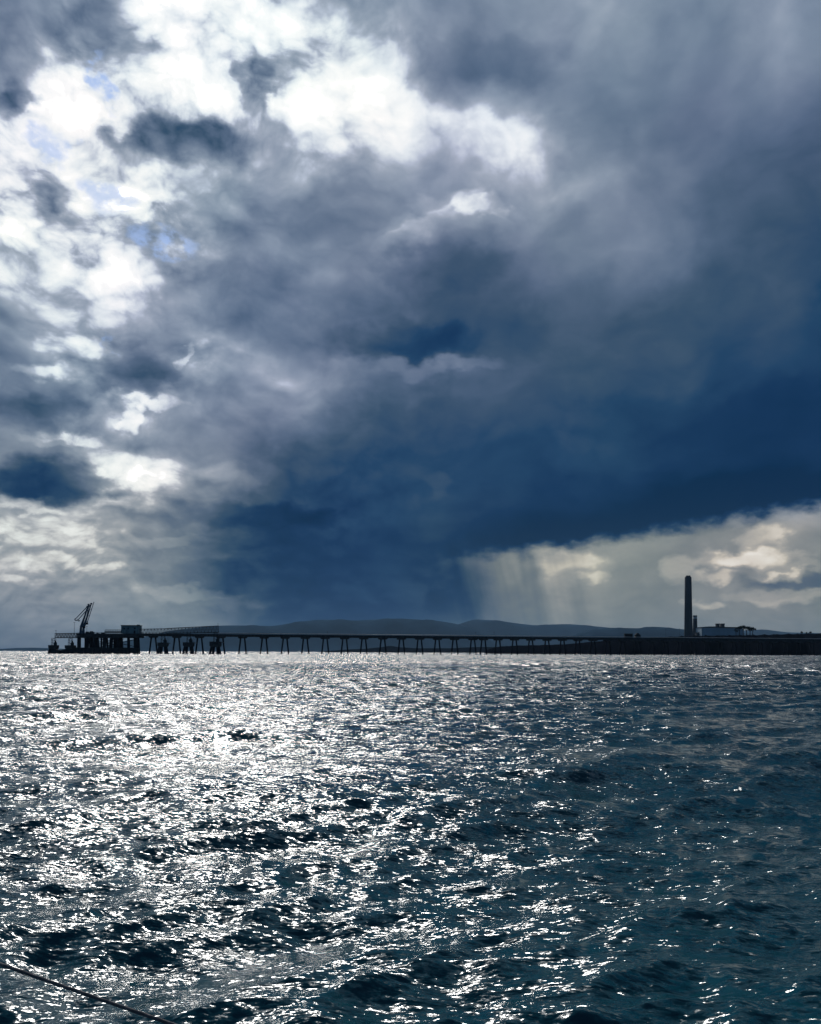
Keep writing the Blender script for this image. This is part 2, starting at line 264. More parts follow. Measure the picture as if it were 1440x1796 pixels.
# gaps of clear sky
nish = W.new('ShaderNodeTexSky', sky_type='NISHITA'); nish.sun_disc = False
nish.sun_elevation = R(SUN_EL); nish.sun_rotation = R(SUN_AZ)
clear = W.v('SCALE', nish.outputs[0], scale=0.012)
clear = W.v('ADD', clear, (0.17, 0.34, 0.70))
GAPS = [(-21.4, 33.9, 0.64, 1.33, 0.8), (-24.6, 30.1, 1.12, 0.9, 0.6), (-21.0, 28.3, 1.69, 0.9, 0.55), (-17.7, 26.1, 1.89, 0.73, 0.8), (-21.3, 19.8, 0.48, 0.75, 0.6)]
ga = None
for c in GAPS:
    b = blob(c); ga = b if ga is None else W.m('ADD', ga, b)
ga = W.m('MULTIPLY', ga, W.mr(n3, 0.36, 0.60))
col = W.mix(ga, col, clear)
bg = W.new('ShaderNodeBackground'); bg.inputs['Strength'].default_value = 0.1
W.put(bg.inputs['Color'], W.v('SCALE', col, scale=10.0))
wo = W.new('ShaderNodeOutputWorld'); W.l.new(bg.outputs[0], wo.inputs['Surface'])
world.cycles.sampling_method = 'MANUAL'; world.cycles.sample_map_resolution = 512

# ------------------------------------------------------------------ object helpers
def tag(o, label=None, cat=None, group=None, kind=None):
    if label: o['label'] = label
    if cat: o['category'] = cat
    if group: o['group'] = group
    if kind: o['kind'] = kind
    return o
def thing(name, loc, label, cat, group=None):
    o = bpy.data.objects.new(name, None); C.objects.link(o); o.location = loc
    o.empty_display_size = 1.0
    return tag(o, label, cat, group)
class MB:
    def __init__(s): s.v = []; s.f = []
    def box(s, x0, x1, y0, y1, z0, z1):
        b = len(s.v)
        s.v += [(x0, y0, z0), (x1, y0, z0), (x1, y1, z0), (x0, y1, z0), (x0, y0, z1), (x1, y0, z1), (x1, y1, z1), (x0, y1, z1)]
        s.f += [tuple(b + i for i in q) for q in ((0, 3, 2, 1), (4, 5, 6, 7), (0, 1, 5, 4), (1, 2, 6, 5), (2, 3, 7, 6), (3, 0, 4, 7))]
        return s
    def tube(s, a, b, r0, r1=None, n=8, cap=True):
        r1 = r0 if r1 is None else r1
        a = Vector(a); b = Vector(b); d = (b - a).normalized()
        u = d.orthogonal().normalized(); w = d.cross(u)
        k = len(s.v)
        for p, r in ((a, r0), (b, r1)):
            for i in range(n):
                t_ = 2 * math.pi * (i + .5) / n
                s.v.append(tuple(p + u * (r * math.cos(t_)) + w * (r * math.sin(t_))))
        for i in range(n): s.f.append((k + i, k + (i + 1) % n, k + n + (i + 1) % n, k + n + i))
        if cap: s.f.append(tuple(k + i for i in reversed(range(n)))); s.f.append(tuple(k + n + i for i in range(n)))
        return s
    def bar(s, a, b, w, h, up=(0, 0, 1)):
        a = Vector(a); b = Vector(b); d = (b - a).normalized(); up = Vector(up)
        if abs(d.dot(up)) > .98: up = Vector((0, 1, 0))
        u = d.cross(up).normalized() * (w / 2); q = u.cross(d).normalized() * (h / 2)
        k = len(s.v)
        for p in (a, b):
            for e in (-u - q, u - q, u + q, -u + q): s.v.append(tuple(p + e))
        s.f += [tuple(k + i for i in z) for z in ((0, 1, 5, 4), (1, 2, 6, 5), (2, 3, 7, 6), (3, 0, 4, 7), (3, 2, 1, 0), (4, 5, 6, 7))]
        return s
    def prism(s, pts, y0, y1):
        """outline in x,z given thickness in y"""
        k = len(s.v); n = len(pts)
        s.v += [(x, y0, z) for x, z in pts] + [(x, y1, z) for x, z in pts]
        s.f += [tuple(k + i for i in range(n)), tuple(k + n + i for i in reversed(range(n)))]
        for i in range(n): s.f.append((k + i, k + n + i, k + n + (i + 1) % n, k + (i + 1) % n))
        return s
    def lathe(s, prof, c, n=24):
        k = len(s.v)
        for r, z in prof:
            for i in range(n):
                t_ = 2 * math.pi * i / n; s.v.append((c[0] + r * math.cos(t_), c[1] + r * math.sin(t_), c[2] + z))
        for j in range(len(prof) - 1):
            for i in range(n):
                s.f.append((k + j * n + i, k + j * n + (i + 1) % n, k + (j + 1) * n + (i + 1) % n, k + (j + 1) * n + i))
        s.f.append(tuple(k + (len(prof) - 1) * n + i for i in range(n)))
        return s
    def build(s, name, m, parent=None, smooth=False, local=True):
        me = bpy.data.meshes.new(name)
        off = parent_origin(parent) if (parent is not None and local) else Vector((0, 0, 0))
        me.from_pydata([tuple(Vector(p) - off) for p in s.v], [], s.f); me.update()
        if smooth: me.polygons.foreach_set('use_smooth', [True] * len(me.polygons))
        bm = bmesh.new(); bm.from_mesh(me); bmesh.ops.recalc_face_normals(bm, faces=bm.faces); bm.to_mesh(me); bm.free()
        me.materials.append(m)
        o = bpy.data.objects.new(name, me); C.objects.link(o)
        if parent is not None: o.parent = parent
        return o
def parent_origin(p):
    o = Vector((0, 0, 0))
    while p is not None: o += p.location; p = p.parent
    return o
def mat(name, base, rough=0.8, var=0.3, scale=1.0, metal=0.0, spec=0.12, stretch=(1, 1, 1)):
    m = bpy.data.materials.new(name); m.use_nodes = True
    T = NT(m.node_tree)
    p = T.new('ShaderNodeBsdfPrincipled'); o = T.new('ShaderNodeOutputMaterial'); T.l.new(p.outputs[0], o.inputs[0])
    g = T.new('ShaderNodeTexCoord').outputs['Object']
    n = T.noise(T.v('MULTIPLY', g, stretch), scale, 5.0, 0.6)
    lo = tuple(c * (1 - var) for c in base) + (1,); hi = tuple(min(1, c * (1 + var)) for c in base) + (1,)
    T.put(p.inputs['Base Color'], T.mix(T.mr(n, 0.3, 0.7), lo, hi))
    p.inputs['Roughness'].default_value = rough; p.inputs['Metallic'].default_value = metal
    p.inputs['Specular IOR Level'].default_value = spec
    return m
M = {
 'pile': mat('pile_steel', (0.015, 0.018, 0.026), .9, .3, .6, spec=0.02, stretch=(1, 1, .3)),
 'deck': mat('deck_concrete', (0.060, 0.060, 0.064), .9, .3, .5),
 'dark': mat('dark_steel', (0.030, 0.034, 0.040), .7, .3, .8),
 'rail': mat('galvanised_rail', (0.10, 0.11, 0.12), .6, .2, 1.0),
 'pipe': mat('pale_pipe', (0.50, 0.52, 0.53), .5, .15, .3),
 'cabin': mat('control_cladding', (0.16, 0.24, 0.26), .7, .3, .5, stretch=(1, 1, .2)),
 'roof': mat('roof_felt', (0.05, 0.055, 0.06), .9, .2, .5),
 'arm': mat('loading_arm_paint', (0.05, 0.10, 0.15), .6, .3, .7),
 'glass': mat('window_glass', (0.02, 0.03, 0.04), .15, .1, .5, spec=.5),
 'stack': mat('stack_concrete', (0.055, 0.062, 0.072), 1.0, .15, .05, spec=0.05, stretch=(1, 1, .3)),
 'stackcap': mat('stack_soot', (0.05, 0.05, 0.055), .9, .2, .1),
 'band': mat('stack_pale_band', (0.45, 0.47, 0.48), .9, .1, .1),
 'hall': mat('turbine_hall_cladding', (0.30, 0.40, 0.48), .8, .08, .08, stretch=(1, 1, .2)),
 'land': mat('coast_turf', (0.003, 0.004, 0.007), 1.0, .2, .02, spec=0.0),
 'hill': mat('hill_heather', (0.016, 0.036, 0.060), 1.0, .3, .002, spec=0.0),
 'leaf': mat('leaf_dark', (0.020, 0.030, 0.018), 1.0, .4, .3, spec=0.0),
 'bark': mat('bark', (0.05, 0.04, 0.035), .9, .3, .5),
 'rope': mat('rope_grey', (0.12, 0.115, 0.12), .8, .35, 60.0),
}

# ------------------------------------------------------------------ sea
def make_water():
    rng = np.random.RandomState(11)
    r = [3.2]
    while r[-1] < 26000:
        q = r[-1]
        if q < 800: d = min(max(q * q * 0.00052, 0.013), max(0.22, q * 0.0030))
        else: d = q * 0.04
        r.append(q + d)
    r = np.array(r)
    a = np.radians(np.linspace(-41, 41, 1050))
    AA, RR = np.meshgrid(a, r, indexing='xy')
    X = (np.sin(AA) * RR); Y = (np.cos(AA) * RR)
    dr = np.gradient(r)[:, None]; spx = np.maximum(dr, RR * (a[1] - a[0]))
    Z = np.zeros_like(X); DX = np.zeros_like(X); DY = np.zeros_like(X)
    nw = 120
    lam = np.exp(rng.uniform(math.log(0.13), math.log(9.0), nw))
    main = math.radians(-68)                      # heading of the sea: towards the observer and to the right
    for i in range(nw):
        l = lam[i]; k = 2 * math.pi / l
        th = main + rng.normal(0, 0.42 + 0.25 * (l < 0.8))
        s = 0.043 * math.exp(-(math.log(l / 0.8) / 1.4) ** 2) * rng.uniform(.6, 1.4)
        amp = s / k
        kx, ky = k * math.cos(th), k * math.sin(th)
        ph = rng.uniform(0, 6.283)
        w = np.clip((l / spx[:, :1] - 2.2) / 2.0, 0, 1)
        rows = np.where(w[:, 0] > 0)[0]
        if len(rows) == 0: continue
        n = rows[-1] + 1
        arg = kx * X[:n] + ky * Y[:n] + ph
        ww = w[:n] * amp
        Z[:n] += ww * np.cos(arg)
        sn_ = np.sin(arg) * ww * 1.0
        DX[:n] -= sn_ * math.cos(th); DY[:n] -= sn_ * math.sin(th)
    for i in range(34):
        l = math.exp(rng.uniform(math.log(2.6), math.log(15.0))); k = 2 * math.pi / l
        th = main + rng.normal(0, 0.38); amp = 0.018 * rng.uniform(.6, 1.4) / k
        kx, ky = k * math.cos(th), k * math.sin(th); ph = rng.uniform(0, 6.283)
        w = np.clip((l / spx[:, :1] - 2.2) / 2.0, 0, 1)
        n = np.where(w[:, 0] > 0)[0][-1] + 1
        arg = kx * X[:n] + ky * Y[:n] + ph; ww = w[:n] * amp
        Z[:n] += ww * np.cos(arg); sn_ = np.sin(arg) * ww
        DX[:n] -= sn_ * math.cos(th); DY[:n] -= sn_ * math.sin(th)
    # gusts: patches where the small sea stands higher
    gz = 1.0 + 0.28 * np.sin(X * .31 + 1.0 + .7 * np.sin(Y * .12)) * np.sin(Y * .21 + .5 * np.sin(X * .17))
    Z *= gz
    X = X + DX * .9; Y = Y + DY * .9
    nr, na = X.shape
    co = np.stack([X, Y, Z], -1).reshape(-1, 3)
    idx = np.arange(nr * na).reshape(nr, na)
    q = np.stack([idx[:-1, :-1], idx[:-1, 1:], idx[1:, 1:], idx[1:, :-1]], -1).reshape(-1, 4)[:, ::-1]
    # plain sea all round, outside the fan (flat, slightly lower)
    rr = np.array([0.0, 3.2, 20, 100, 500, 2000, 8000, 26000]); ab = np.radians(np.linspace(41, 319, 60))
    co2 = [(0, 0, -0.02)]; 
    for x in rr[1:]:
        for t_ in ab: co2.append((x * math.sin(t_), x * math.cos(t_), -0.02))
    co2 = np.array(co2); b = len(co); na2 = len(ab); q2 = []
    tris = []
    for j in range(len(rr) - 2):
        for i in range(na2 - 1):
            p = b + 1 + j * na2 + i; q2.append((p + na2, p + na2 + 1, p + 1, p))
    co = np.vstack([co, co2]); q = np.vstack([q, np.array(q2)])
    # near disc under the observer
    me = bpy.data.meshes.new('water')
    me.vertices.add(len(co)); me.vertices.foreach_set('co', co.astype(np.float32).ravel())
    me.loops.add(len(q) * 4); me.loops.foreach_set('vertex_index', q.astype(np.int32).ravel())
    me.polygons.add(len(q)); me.polygons.foreach_set('loop_start', np.arange(0, len(q) * 4, 4, dtype=np.int32))
    me.polygons.foreach_set('use_smooth', np.ones(len(q), dtype=bool))
    me.update(calc_edges=True)
    m = bpy.data.materials.new('sea_water'); m.use_nodes = True
    T = NT(m.node_tree)
    p = T.new('ShaderNodeBsdfPrincipled'); o = T.new('ShaderNodeOutputMaterial'); T.l.new(p.outputs[0], o.inputs[0])
    p.inputs['Base Color'].default_value = (0.004, 0.042, 0.060, 1)
    p.inputs['IOR'].default_value = 1.333
    geo = T.new('ShaderNodeNewGeometry'); P = geo.outputs['Position']
    dist = T.v('LENGTH', P)
    # wind ripples riding on the modelled waves; far off they stand for the waves the mesh no longer carries
    rot = T.v('MULTIPLY', P, (0.5, 1.0, 0.0))
    a1 = T.v('SUBTRACT', T.noise(rot, 3.6, 4.0, 0.62, 0.4, out=1), (.5, .5, .5))
    a2 = T.v('SUBTRACT', T.noise(T.v('MULTIPLY', P, (0.6, 1.0, 0.0)), 1.1, 3.0, 0.6, 0.2, out=1), (.5, .5, .5))
    a3 = T.v('SUBTRACT', T.noise(T.v('MULTIPLY', P, (0.36, 1.0, 0.0)), 22.0, 3.0, 0.6, 0.3, out=1), (.5, .5, .5))
    sA = T.mr(dist, 6.0, 90.0, RIP1[0], RIP1[1], smooth=False)
    sB = T.mr(dist, 15.0, 160.0, RIP2[0], RIP2[1], smooth=False)
    sC = T.mr(dist, 4.0, 40.0, RIP3[0], RIP3[1], smooth=False)
    a4 = T.v('SUBTRACT', T.noise(T.v('MULTIPLY', P, (0.6, 0.6, 0.0)), 0.42, 3.0, 0.6, 0.2, out=1), (.5, .5, .5))
    sD = T.mr(dist, 20.0, 140.0, 0.0, RIP4, smooth=False)
    pert = T.v('ADD', T.v('ADD', T.v('ADD', T.v('SCALE', a1, scale=sA), T.v('SCALE', a2, scale=sB)), T.v('SCALE', a3, scale=sC)), T.v('SCALE', a4, scale=sD))
    pert = T.v('MULTIPLY', pert, T.comb(T.mr(dist, 10.0, 120.0, 0.95, 1.5, smooth=False), 1.0, 0.0))
    # the wind drives the sea towards -Y: the lee faces of the small waves are the steep ones
    qx, qy, qz = T.sep(pert)
    lee = T.m('MULTIPLY', T.m('ABSOLUTE', qy), -1.15)
    wl = T.mr(dist, 30.0, 280.0, 0.0, 0.9)
    qy2 = T.m('ADD', T.m('MULTIPLY', qy, T.m('SUBTRACT', 1.0, wl)), T.m('MULTIPLY', lee, wl))
    pert = T.comb(qx, qy2, 0.0)
    N = T.v('NORMALIZE', T.v('ADD', geo.outputs['Normal'], pert))
    T.put(p.inputs['Normal'], N)
    T.put(p.inputs['Roughness'], T.mr(dist, 5.0, 300.0, 0.09, 0.20, smooth=False))
    me.materials.append(m)
    ob = bpy.data.objects.new('water', me); C.objects.link(ob); ob['kind'] = 'structure'
RIP1 = (1.6, 3.0); RIP2 = (0.6, 2.5); RIP3 = (2.3, 2.2); RIP4 = 2.0
make_water()

# ------------------------------------------------------------------ haze over the far shore
hz = MB().box(-17000, 17000, -400, 21000, -1.5, 760)
hm = bpy.data.materials.new('haze_air'); hm.use_nodes = True
T = NT(hm.node_tree)
pv = T.new('ShaderNodeVolumePrincipled'); o_ = T.new('ShaderNodeOutputMaterial'); T.l.new(pv.outputs[0], o_.inputs['Volume'])
pv.inputs['Color'].default_value = (0.36, 0.62, 0.92, 1); pv.inputs['Density'].default_value = 0.000018
ho = hz.build('haze', hm); ho['kind'] = 'stuff'

# ------------------------------------------------------------------ hills and coast
def ridge(name, pts, Y, depth, m, seed, kind='structure', bump=1.0, seg=6):
    """a ridge of land whose skyline passes over the given pixels at distance Y; slopes run down to the water both sides"""
    rng = random.Random(seed)
    xs = np.linspace(pts[0][0], pts[-1][0], 170)
    ysk = np.interp(xs, [p[0] for p in pts], [p[1] for p in pts])
    k = np.ones(5) / 5.0; ysk = np.convolve(np.pad(ysk, 2, mode='edge'), k, 'valid')
    top = [at(x, y, Y) for x, y in zip(xs, ysk)]
    v = []; f = []; nrow = 2 * seg + 1
    for i, p in enumerate(top):
        for j in range(nrow):
            u = (j - seg) / seg
            h = max(p.z, 0.3) * (math.cos(u * math.pi) * .5 + .5) - (1.0 if abs(u) == 1 else 0)
            if j != seg: h *= 1 + .10 * bump * math.sin(i * .35 + j * 2.1 + seed) * (1 - abs(u))
            sc = 1 + u * depth / Y
            v.append((p.x * sc, Y + u * depth, min(h, p.z) if j != seg else p.z))
    n = len(top)
    for i in range(n - 1):
        for j in range(nrow - 1):
            a_ = i * nrow + j; f.append((a_, a_ + nrow, a_ + nrow + 1, a_ + 1))
    b = MB(); b.v = v; b.f = f
    ob = b.build(name, m, smooth=True); ob['kind'] = kind
    return ob
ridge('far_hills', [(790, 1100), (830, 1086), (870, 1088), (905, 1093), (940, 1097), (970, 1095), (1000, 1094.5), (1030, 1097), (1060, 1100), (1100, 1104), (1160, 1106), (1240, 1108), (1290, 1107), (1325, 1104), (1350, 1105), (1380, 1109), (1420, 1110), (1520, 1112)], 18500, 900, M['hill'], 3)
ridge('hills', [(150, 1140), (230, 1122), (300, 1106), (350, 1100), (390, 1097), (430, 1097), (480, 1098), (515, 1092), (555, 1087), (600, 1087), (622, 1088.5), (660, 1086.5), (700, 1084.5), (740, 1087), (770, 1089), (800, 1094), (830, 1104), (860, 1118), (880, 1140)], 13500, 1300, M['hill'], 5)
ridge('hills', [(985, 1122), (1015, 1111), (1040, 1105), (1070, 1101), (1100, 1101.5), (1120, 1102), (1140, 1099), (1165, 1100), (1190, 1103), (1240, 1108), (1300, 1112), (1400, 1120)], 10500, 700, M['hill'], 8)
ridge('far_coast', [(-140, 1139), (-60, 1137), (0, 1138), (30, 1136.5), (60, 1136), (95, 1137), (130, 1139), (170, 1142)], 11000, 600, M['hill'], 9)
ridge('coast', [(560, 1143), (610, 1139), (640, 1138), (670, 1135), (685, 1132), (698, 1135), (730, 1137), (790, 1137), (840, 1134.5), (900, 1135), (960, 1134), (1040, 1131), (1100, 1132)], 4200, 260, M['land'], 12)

def headland():
    """low headland that carries the power station, from the shore behind the trestle back to 3 km"""
    prof = [(850, 1142), (870, 1134.5), (900, 1132.5), (940, 1131.5), (980, 1130.5), (1005, 1129), (1030, 1126.3), (1055, 1125), (1080, 1122.5), (1110, 1121.3), (1140, 1119), (1170, 1117.3), (1200, 1116), (1240, 1115), (1300, 1114.3), (1340, 1113.6), (1370, 1112.6), (1400, 1112), (1440, 1111.3), (1700, 1109)]
    xs = np.concatenate([np.linspace(850, 1460, 160), np.linspace(1470, 2300, 30)])
    ys = np.interp(xs, [p[0] for p in prof], [p[1] for p in prof])
    ys = ys + .30 * np.sin(xs * .83) * np.sin(xs * .21 + 1) + .22 * np.sin(xs * 1.9 + 2)
    rows_ = [(0.0, 0.0), (0.02, .35), (0.06, .72), (0.12, .92), (0.2, 1.0), (.4, 1.0), (.7, 1.0), (1.0, 1.0)]
    v = []; f = []
    for i, (x, y) in enumerate(zip(xs, ys)):
        Ys = 1500 - 380 * min(1, max(0, (x - 850) / 260)) + 26 * math.sin(x * .045) + 12 * math.sin(x * .13)
        zc_ = at(x, y, Ys + 260).z
        for (u, h) in rows_:
            Yq = Ys + u * 1300
            p = at(x, 1143, Yq)
            zt = zc_ * h * (1 + (0.04 * math.sin(x * .31 + u * 9) + .02 * math.sin(x * .9)) * (0 < h < 1))
            if u > .2: zt = min(zc_, at(x, y + .4, Yq).z if x > 1190 else zc_)
            v.append((p.x, Yq, zt if h > 0 else -.6))
    n = len(rows_)
    for i in range(len(xs) - 1):
        for j in range(n - 1):
            a_ = i * n + j; f.append((a_, a_ + n, a_ + n + 1, a_ + 1))
    b = MB(); b.v = v; b.f = f
    ob = b.build('headland', M['land'], smooth=True); ob['kind'] = 'structure'
headland()

# ------------------------------------------------------------------ the approach trestle
SL = 0.30; Y0 = 836.0
def on_line(px, off=0.0):
    v = at(px, 1130, 100.0); t_ = v.x / v.y
    Y = (Y0 + off) / (1 - SL * t_)
    return t_ * Y, Y
U = Vector((1, SL, 0)).normalized(); Vn = Vector((-U.y, U.x, 0))
DT = at(425, 1112.6, on_line(425)[1]).z        # deck top
DB = DT - 2.5
bents = [269, 310, 350, 387.5, 425.5, 463.3, 500, 535.5, 570.5, 604.5, 638, 671.5, 704, 736, 767, 797.5, 829.5, 848, 873.5, 902.5, 931, 959.5, 986.5, 1013.5, 1040, 1066, 1092, 1117.5, 1142.5, 1167.5, 1192, 1216, 1240, 1263.5, 1287, 1310.5, 1333.5, 1356.5, 1379, 1401.5, 1423.5, 1445, 1466.5, 1488]
x0, y0 = on_line(238); x1, y1 = on_line(1500)
tr = thing('jetty_trestle', ((x0 + x1) / 2, (y0 + y1) / 2, 0), 'long dark trestle jetty on raked pile pairs running across the water to the headland', 'jetty')
def along(b, a, c, w, z0, z1, off=0.0):
    a = Vector((a[0], a[1], 0)) + Vn * off; c = Vector((c[0], c[1], 0)) + Vn * off
    return b.bar((a.x, a.y, (z0 + z1) / 2), (c.x, c.y, (z0 + z1) / 2), w, z1 - z0)
b = MB(); along(b, (x0, y0), (x1, y1), 6.4, DT - .7, DT); along(b, (x0, y0), (x1, y1), .8, DB, DT - .7, -2.4); along(b, (x0, y0), (x1, y1), .8, DB, DT - .7, 2.4); along(b, (x0, y0), (x1, y1), .8, DB, DT - .7, 0)
b.build('deck', M['deck'], tr)
b = MB()
LEN = math.hypot(x1 - x0, y1 - y0); npost = 300
for i in range(npost + 1):
    p = Vector((x0, y0, DT)) + U * (LEN * i / npost) - Vn * 3.05
    b.bar(p, p + Vector((0, 0, 1.1)), .07, .07)
for h_ in (.55, 1.1): along(b, (x0, y0), (x1, y1), .07, DT + h_ - .035, DT + h_ + .035, -3.05)
b.build('handrail', M['rail'], tr)
for k, px in enumerate(bents):
    X, Y = on_line(px); c = Vector((X, Y, 0))
    e = MB()
    u0 = c - U * 4.3; u1 = c + U * 4.3; w0 = c - U * 3.4; w1 = c + U * 3.4
    # trapezoid crosshead
    n_ = Vn * 2.9
    zz = (DB - .02, DB - .9, DB - 1.5)
    base = len(e.v)
    for s_ in (-1, 1):
        for q, z_ in ((u0, zz[0]), (u1, zz[0]), (u1, zz[1]), (w1, zz[2]), (w0, zz[2]), (u0, zz[1])):
            e.v.append(tuple(q + n_ * s_ + Vector((0, 0, z_))))
    e.f += [tuple(range(6)), tuple(range(11, 5, -1))] + [(i, i + 6, (i + 1) % 6 + 6, (i + 1) % 6) for i in range(6)]
    h = e.build('crosshead', M['deck'], tr)
    for s_ in (-1, 1):
        a_ = c + U * (1.9 * s_) + Vector((0, 0, zz[2] - .02)); z_ = c + U * (3.9 * s_) + Vector((0, 0, -2.5))
        MB().tube(a_, z_, .78, .74, 10).build('pile', M['pile'], h, smooth=True)
# pipeline on the deck
a_ = on_line(345); c_ = on_line(1500)
b = MB()
for off, zz_, r_ in ((-1.6, .95, .34), (-.6, .8, .24), (.3, .95, .34)):
    p = Vector((a_[0], a_[1], DT + zz_)) + Vn * off; q = Vector((c_[0], c_[1], DT + zz_)) + Vn * off
    b.tube(p, q, r_, r_, 10)
pl = b.build('pipeline', M['pipe'], smooth=True)
tag(pl, 'pale pipes running along the top of the trestle jetty', 'pipeline')
# small things standing on the trestle
def deck_lamp(px, top, label, r_=.12):
    X, Y = on_line(px); p = Vector((X, Y, DT)) + Vn * 2.4
    t_ = thing('lamp_post', p, label, 'lamp post', 'lamp posts along the trestle')
    H_ = at(px, top, Y).z - DT
    MB().tube(p, p + Vector((0, 0, H_)), r_, r_ * .6, 6).build('post', M['dark'], t_)
    MB().box(p.x - .5, p.x + .5, p.y - .25, p.y + .25, p.z + H_ - .05, p.z + H_ + .2).build('lamp_head', M['dark'], t_)
deck_lamp(575, 1108.2, 'stubby post on the trestle deck, above the ninth pile pair, dark hills behind')
deck_lamp(836, 1109, 'stubby post on the trestle deck above the doubled pile group')
deck_lamp(868, 1108.6, 'stubby post on the trestle deck just right of the doubled pile group')
deck_lamp(1170, 1103.5, 'tall thin post on the trestle, further left of the two beside the tall chimney')
deck_lamp(1194.5, 1102.5, 'tall thin post on the trestle right beside the tall chimney')
def hut(px0, px1, top, name, label, cat, peak=False):
    X, Y = on_line((px0 + px1) / 2); w = at(px1, 1110, Y).x - at(px0, 1110, Y).x; H_ = at(px0, top, Y).z - DT
    t_ = thing(name, (X, Y + 4, DT), label, cat)
    b = MB(); b.box(X - w / 2, X + w / 2, Y + .6, Y + 3, DT, DT + H_ * (.55 if peak else .8)); b.build('body', M['dark'], t_)
    b = MB(); z_ = DT + H_ * (.55 if peak else .8)
    b.prism([(X - w / 2 - .3, z_ + .01), (X + w / 2 + .3, z_ + .01), (X + (.5 if peak else w / 2), DT + H_), (X - (.5 if peak else w / 2), DT + H_)], Y + .4, Y + 3.2); b.build('roof', M['roof'], t_)
hut(1096, 1110, 1111.2, 'deck_shelter', 'low flat dark shelter on the trestle deck in front of the right hand hill', 'shelter')
hut(1114, 1124, 1110.2, 'deck_hut', 'small dark peaked hut on the trestle deck', 'hut', True)

# ------------------------------------------------------------------ loading platform at the jetty head
YH = 745.0
def px_box(b, a, c, t_, d, Y=YH, dep=8.0, y_off=0.0):
    p = at(a, t_, Y + y_off); q = at(c, d, Y + y_off)
    return b.box(p.x, q.x, Y + y_off, Y + y_off + dep, q.z, p.z)
hp = at(190, 1140, YH)
pf = thing('loading_platform', (hp.x, YH + 10, 0), 'dark loading platform crowded with piles at the seaward end of the jetty', 'platform')
DH = at(190, 1111.2, YH).z
b = MB(); px_box(b, 134, 246, 1111.2, 1115.2, dep=22); b.build('deck', M['deck'], pf)
b = MB(); px_box(b, 134, 243.5, 1115.2, 1118.6, dep=1.2, y_off=.3); px_box(b, 136, 242, 1115.2, 1119.2, dep=1.5, y_off=7); px_box(b, 136, 242, 1115.2, 1118.5, dep=1.5, y_off=16)
for k in range(9): px_box(b, 136 + k * 13, 138.3 + k * 13, 1115.2, 1118.6 + (k % 2) * .8, dep=17, y_off=1.6)
b.build('deck_beam', M['deck'], pf)
ft = at(150, 1136.5, YH).z; fb = at(150, 1144.5, YH).z
b = MB(); px_box(b, 131, 241.6, 1135.6, 1145.6, dep=3.0, y_off=-.5); b.build('fender_beam', M['dark'], pf)
piles = [(137.3, 137.3, 1.45), (144.3, 144.3, .75), (149.8, 149.8, 1.3), (152.6, 151, 1.3), (155, 155.6, 1.2), (158.4, 159.4, 1.1), (164, 162.6, .8), (164, 165.6, .7), (168.6, 167.4, .7), (170, 174.4, .7), (176.6, 175.4, .7), (178, 181.4, .85),
         (183, 182, 1.0), (190, 188.4, 1.2), (192.6, 193.6, 1.3), (196, 192.6, .7), (197.4, 201.4, .8), (203, 202, 1.1), (205.4, 208, 1.1), (208.4, 211, .8), (217.6, 217.6, .8), (224, 224.6, 1.15), (232, 232.6, 1.2), (234.4, 235.6, .9), (239.6, 239.8, .85)]
rp = random.Random(4)
for k, (xt, xb, r_) in enumerate(piles):
    dy_ = [2.0, 7.5, 13.0][k % 3]
    p = at(xt, 1117, YH); q = at(xb, 1149, YH)
    MB().tube((p.x, YH + dy_, p.z), (q.x, YH + dy_ + rp.uniform(-1, 1), -2.5), r_ * 1.15, r_ * 1.2, 12).build('pile', M['pile'], pf, smooth=True)
b = MB()
for (a_, c_) in ((140, 196), (151, 209), (166, 235)):
    p = at(a_, 1120, YH); q = at(c_, 1135, YH); b.tube((p.x, YH + 10, p.z), (q.x, YH + 10, q.z), .3, .3, 6)
    b.tube((q.x, YH + 12, p.z), (p.x, YH + 12, q.z), .3, .3, 6)
b.build('brace', M['pile'], pf)
for k in range(7):
    px = 140 + k * 15.5
    b = MB(); px_box(b, px, px + 6.5, 1137.5, 1147.2, dep=1.2, y_off=-1.8)
    b.build('fender', M['dark'], pf)
def railing(b, a, c, t_, d, Y, step=2.4, w=.09, rails=(0, .5)):
    n = max(1, int((c - a) / step))
    for k in range(n + 1):
        x = a + (c - a) * k / n
        b.bar(at(x, d, Y), at(x, t_, Y), w, w)
    for r_ in rails:
        yy = t_ + (d - t_) * r_
        b.bar(at(a, yy, Y), at(c, yy, Y), w, w)
b = MB(); railing(b, 146, 184, 1109.2, 1111.2, YH + .2); railing(b, 136, 245, 1109.4, 1111.2, YH + 21.6)
b.build('handrail', M['rail'], pf)

# pipe manifold rack left of the control building
pr = thing('pipe_rack', at(198, 1111.1, YH + 3), 'low framed pipe rack on the platform left of the control building', 'pipe rack')
b = MB(); railing(b, 184.5, 212, 1105.0, 1111.1, YH + 3, 3.0, .22, (0, .45)); railing(b, 184.5, 212, 1104.4, 1111.1, YH + 8, 3.0, .2, (0,)); b.build('frame', M['rail'], pr)
b = MB()
for yy in (1107.0, 1109.0, 1110.2): b.tube(at(183, yy, YH + 5.5), at(212, yy, YH + 5.5), .3, .3, 8)
b.build('pipe', M['dark'], pr)

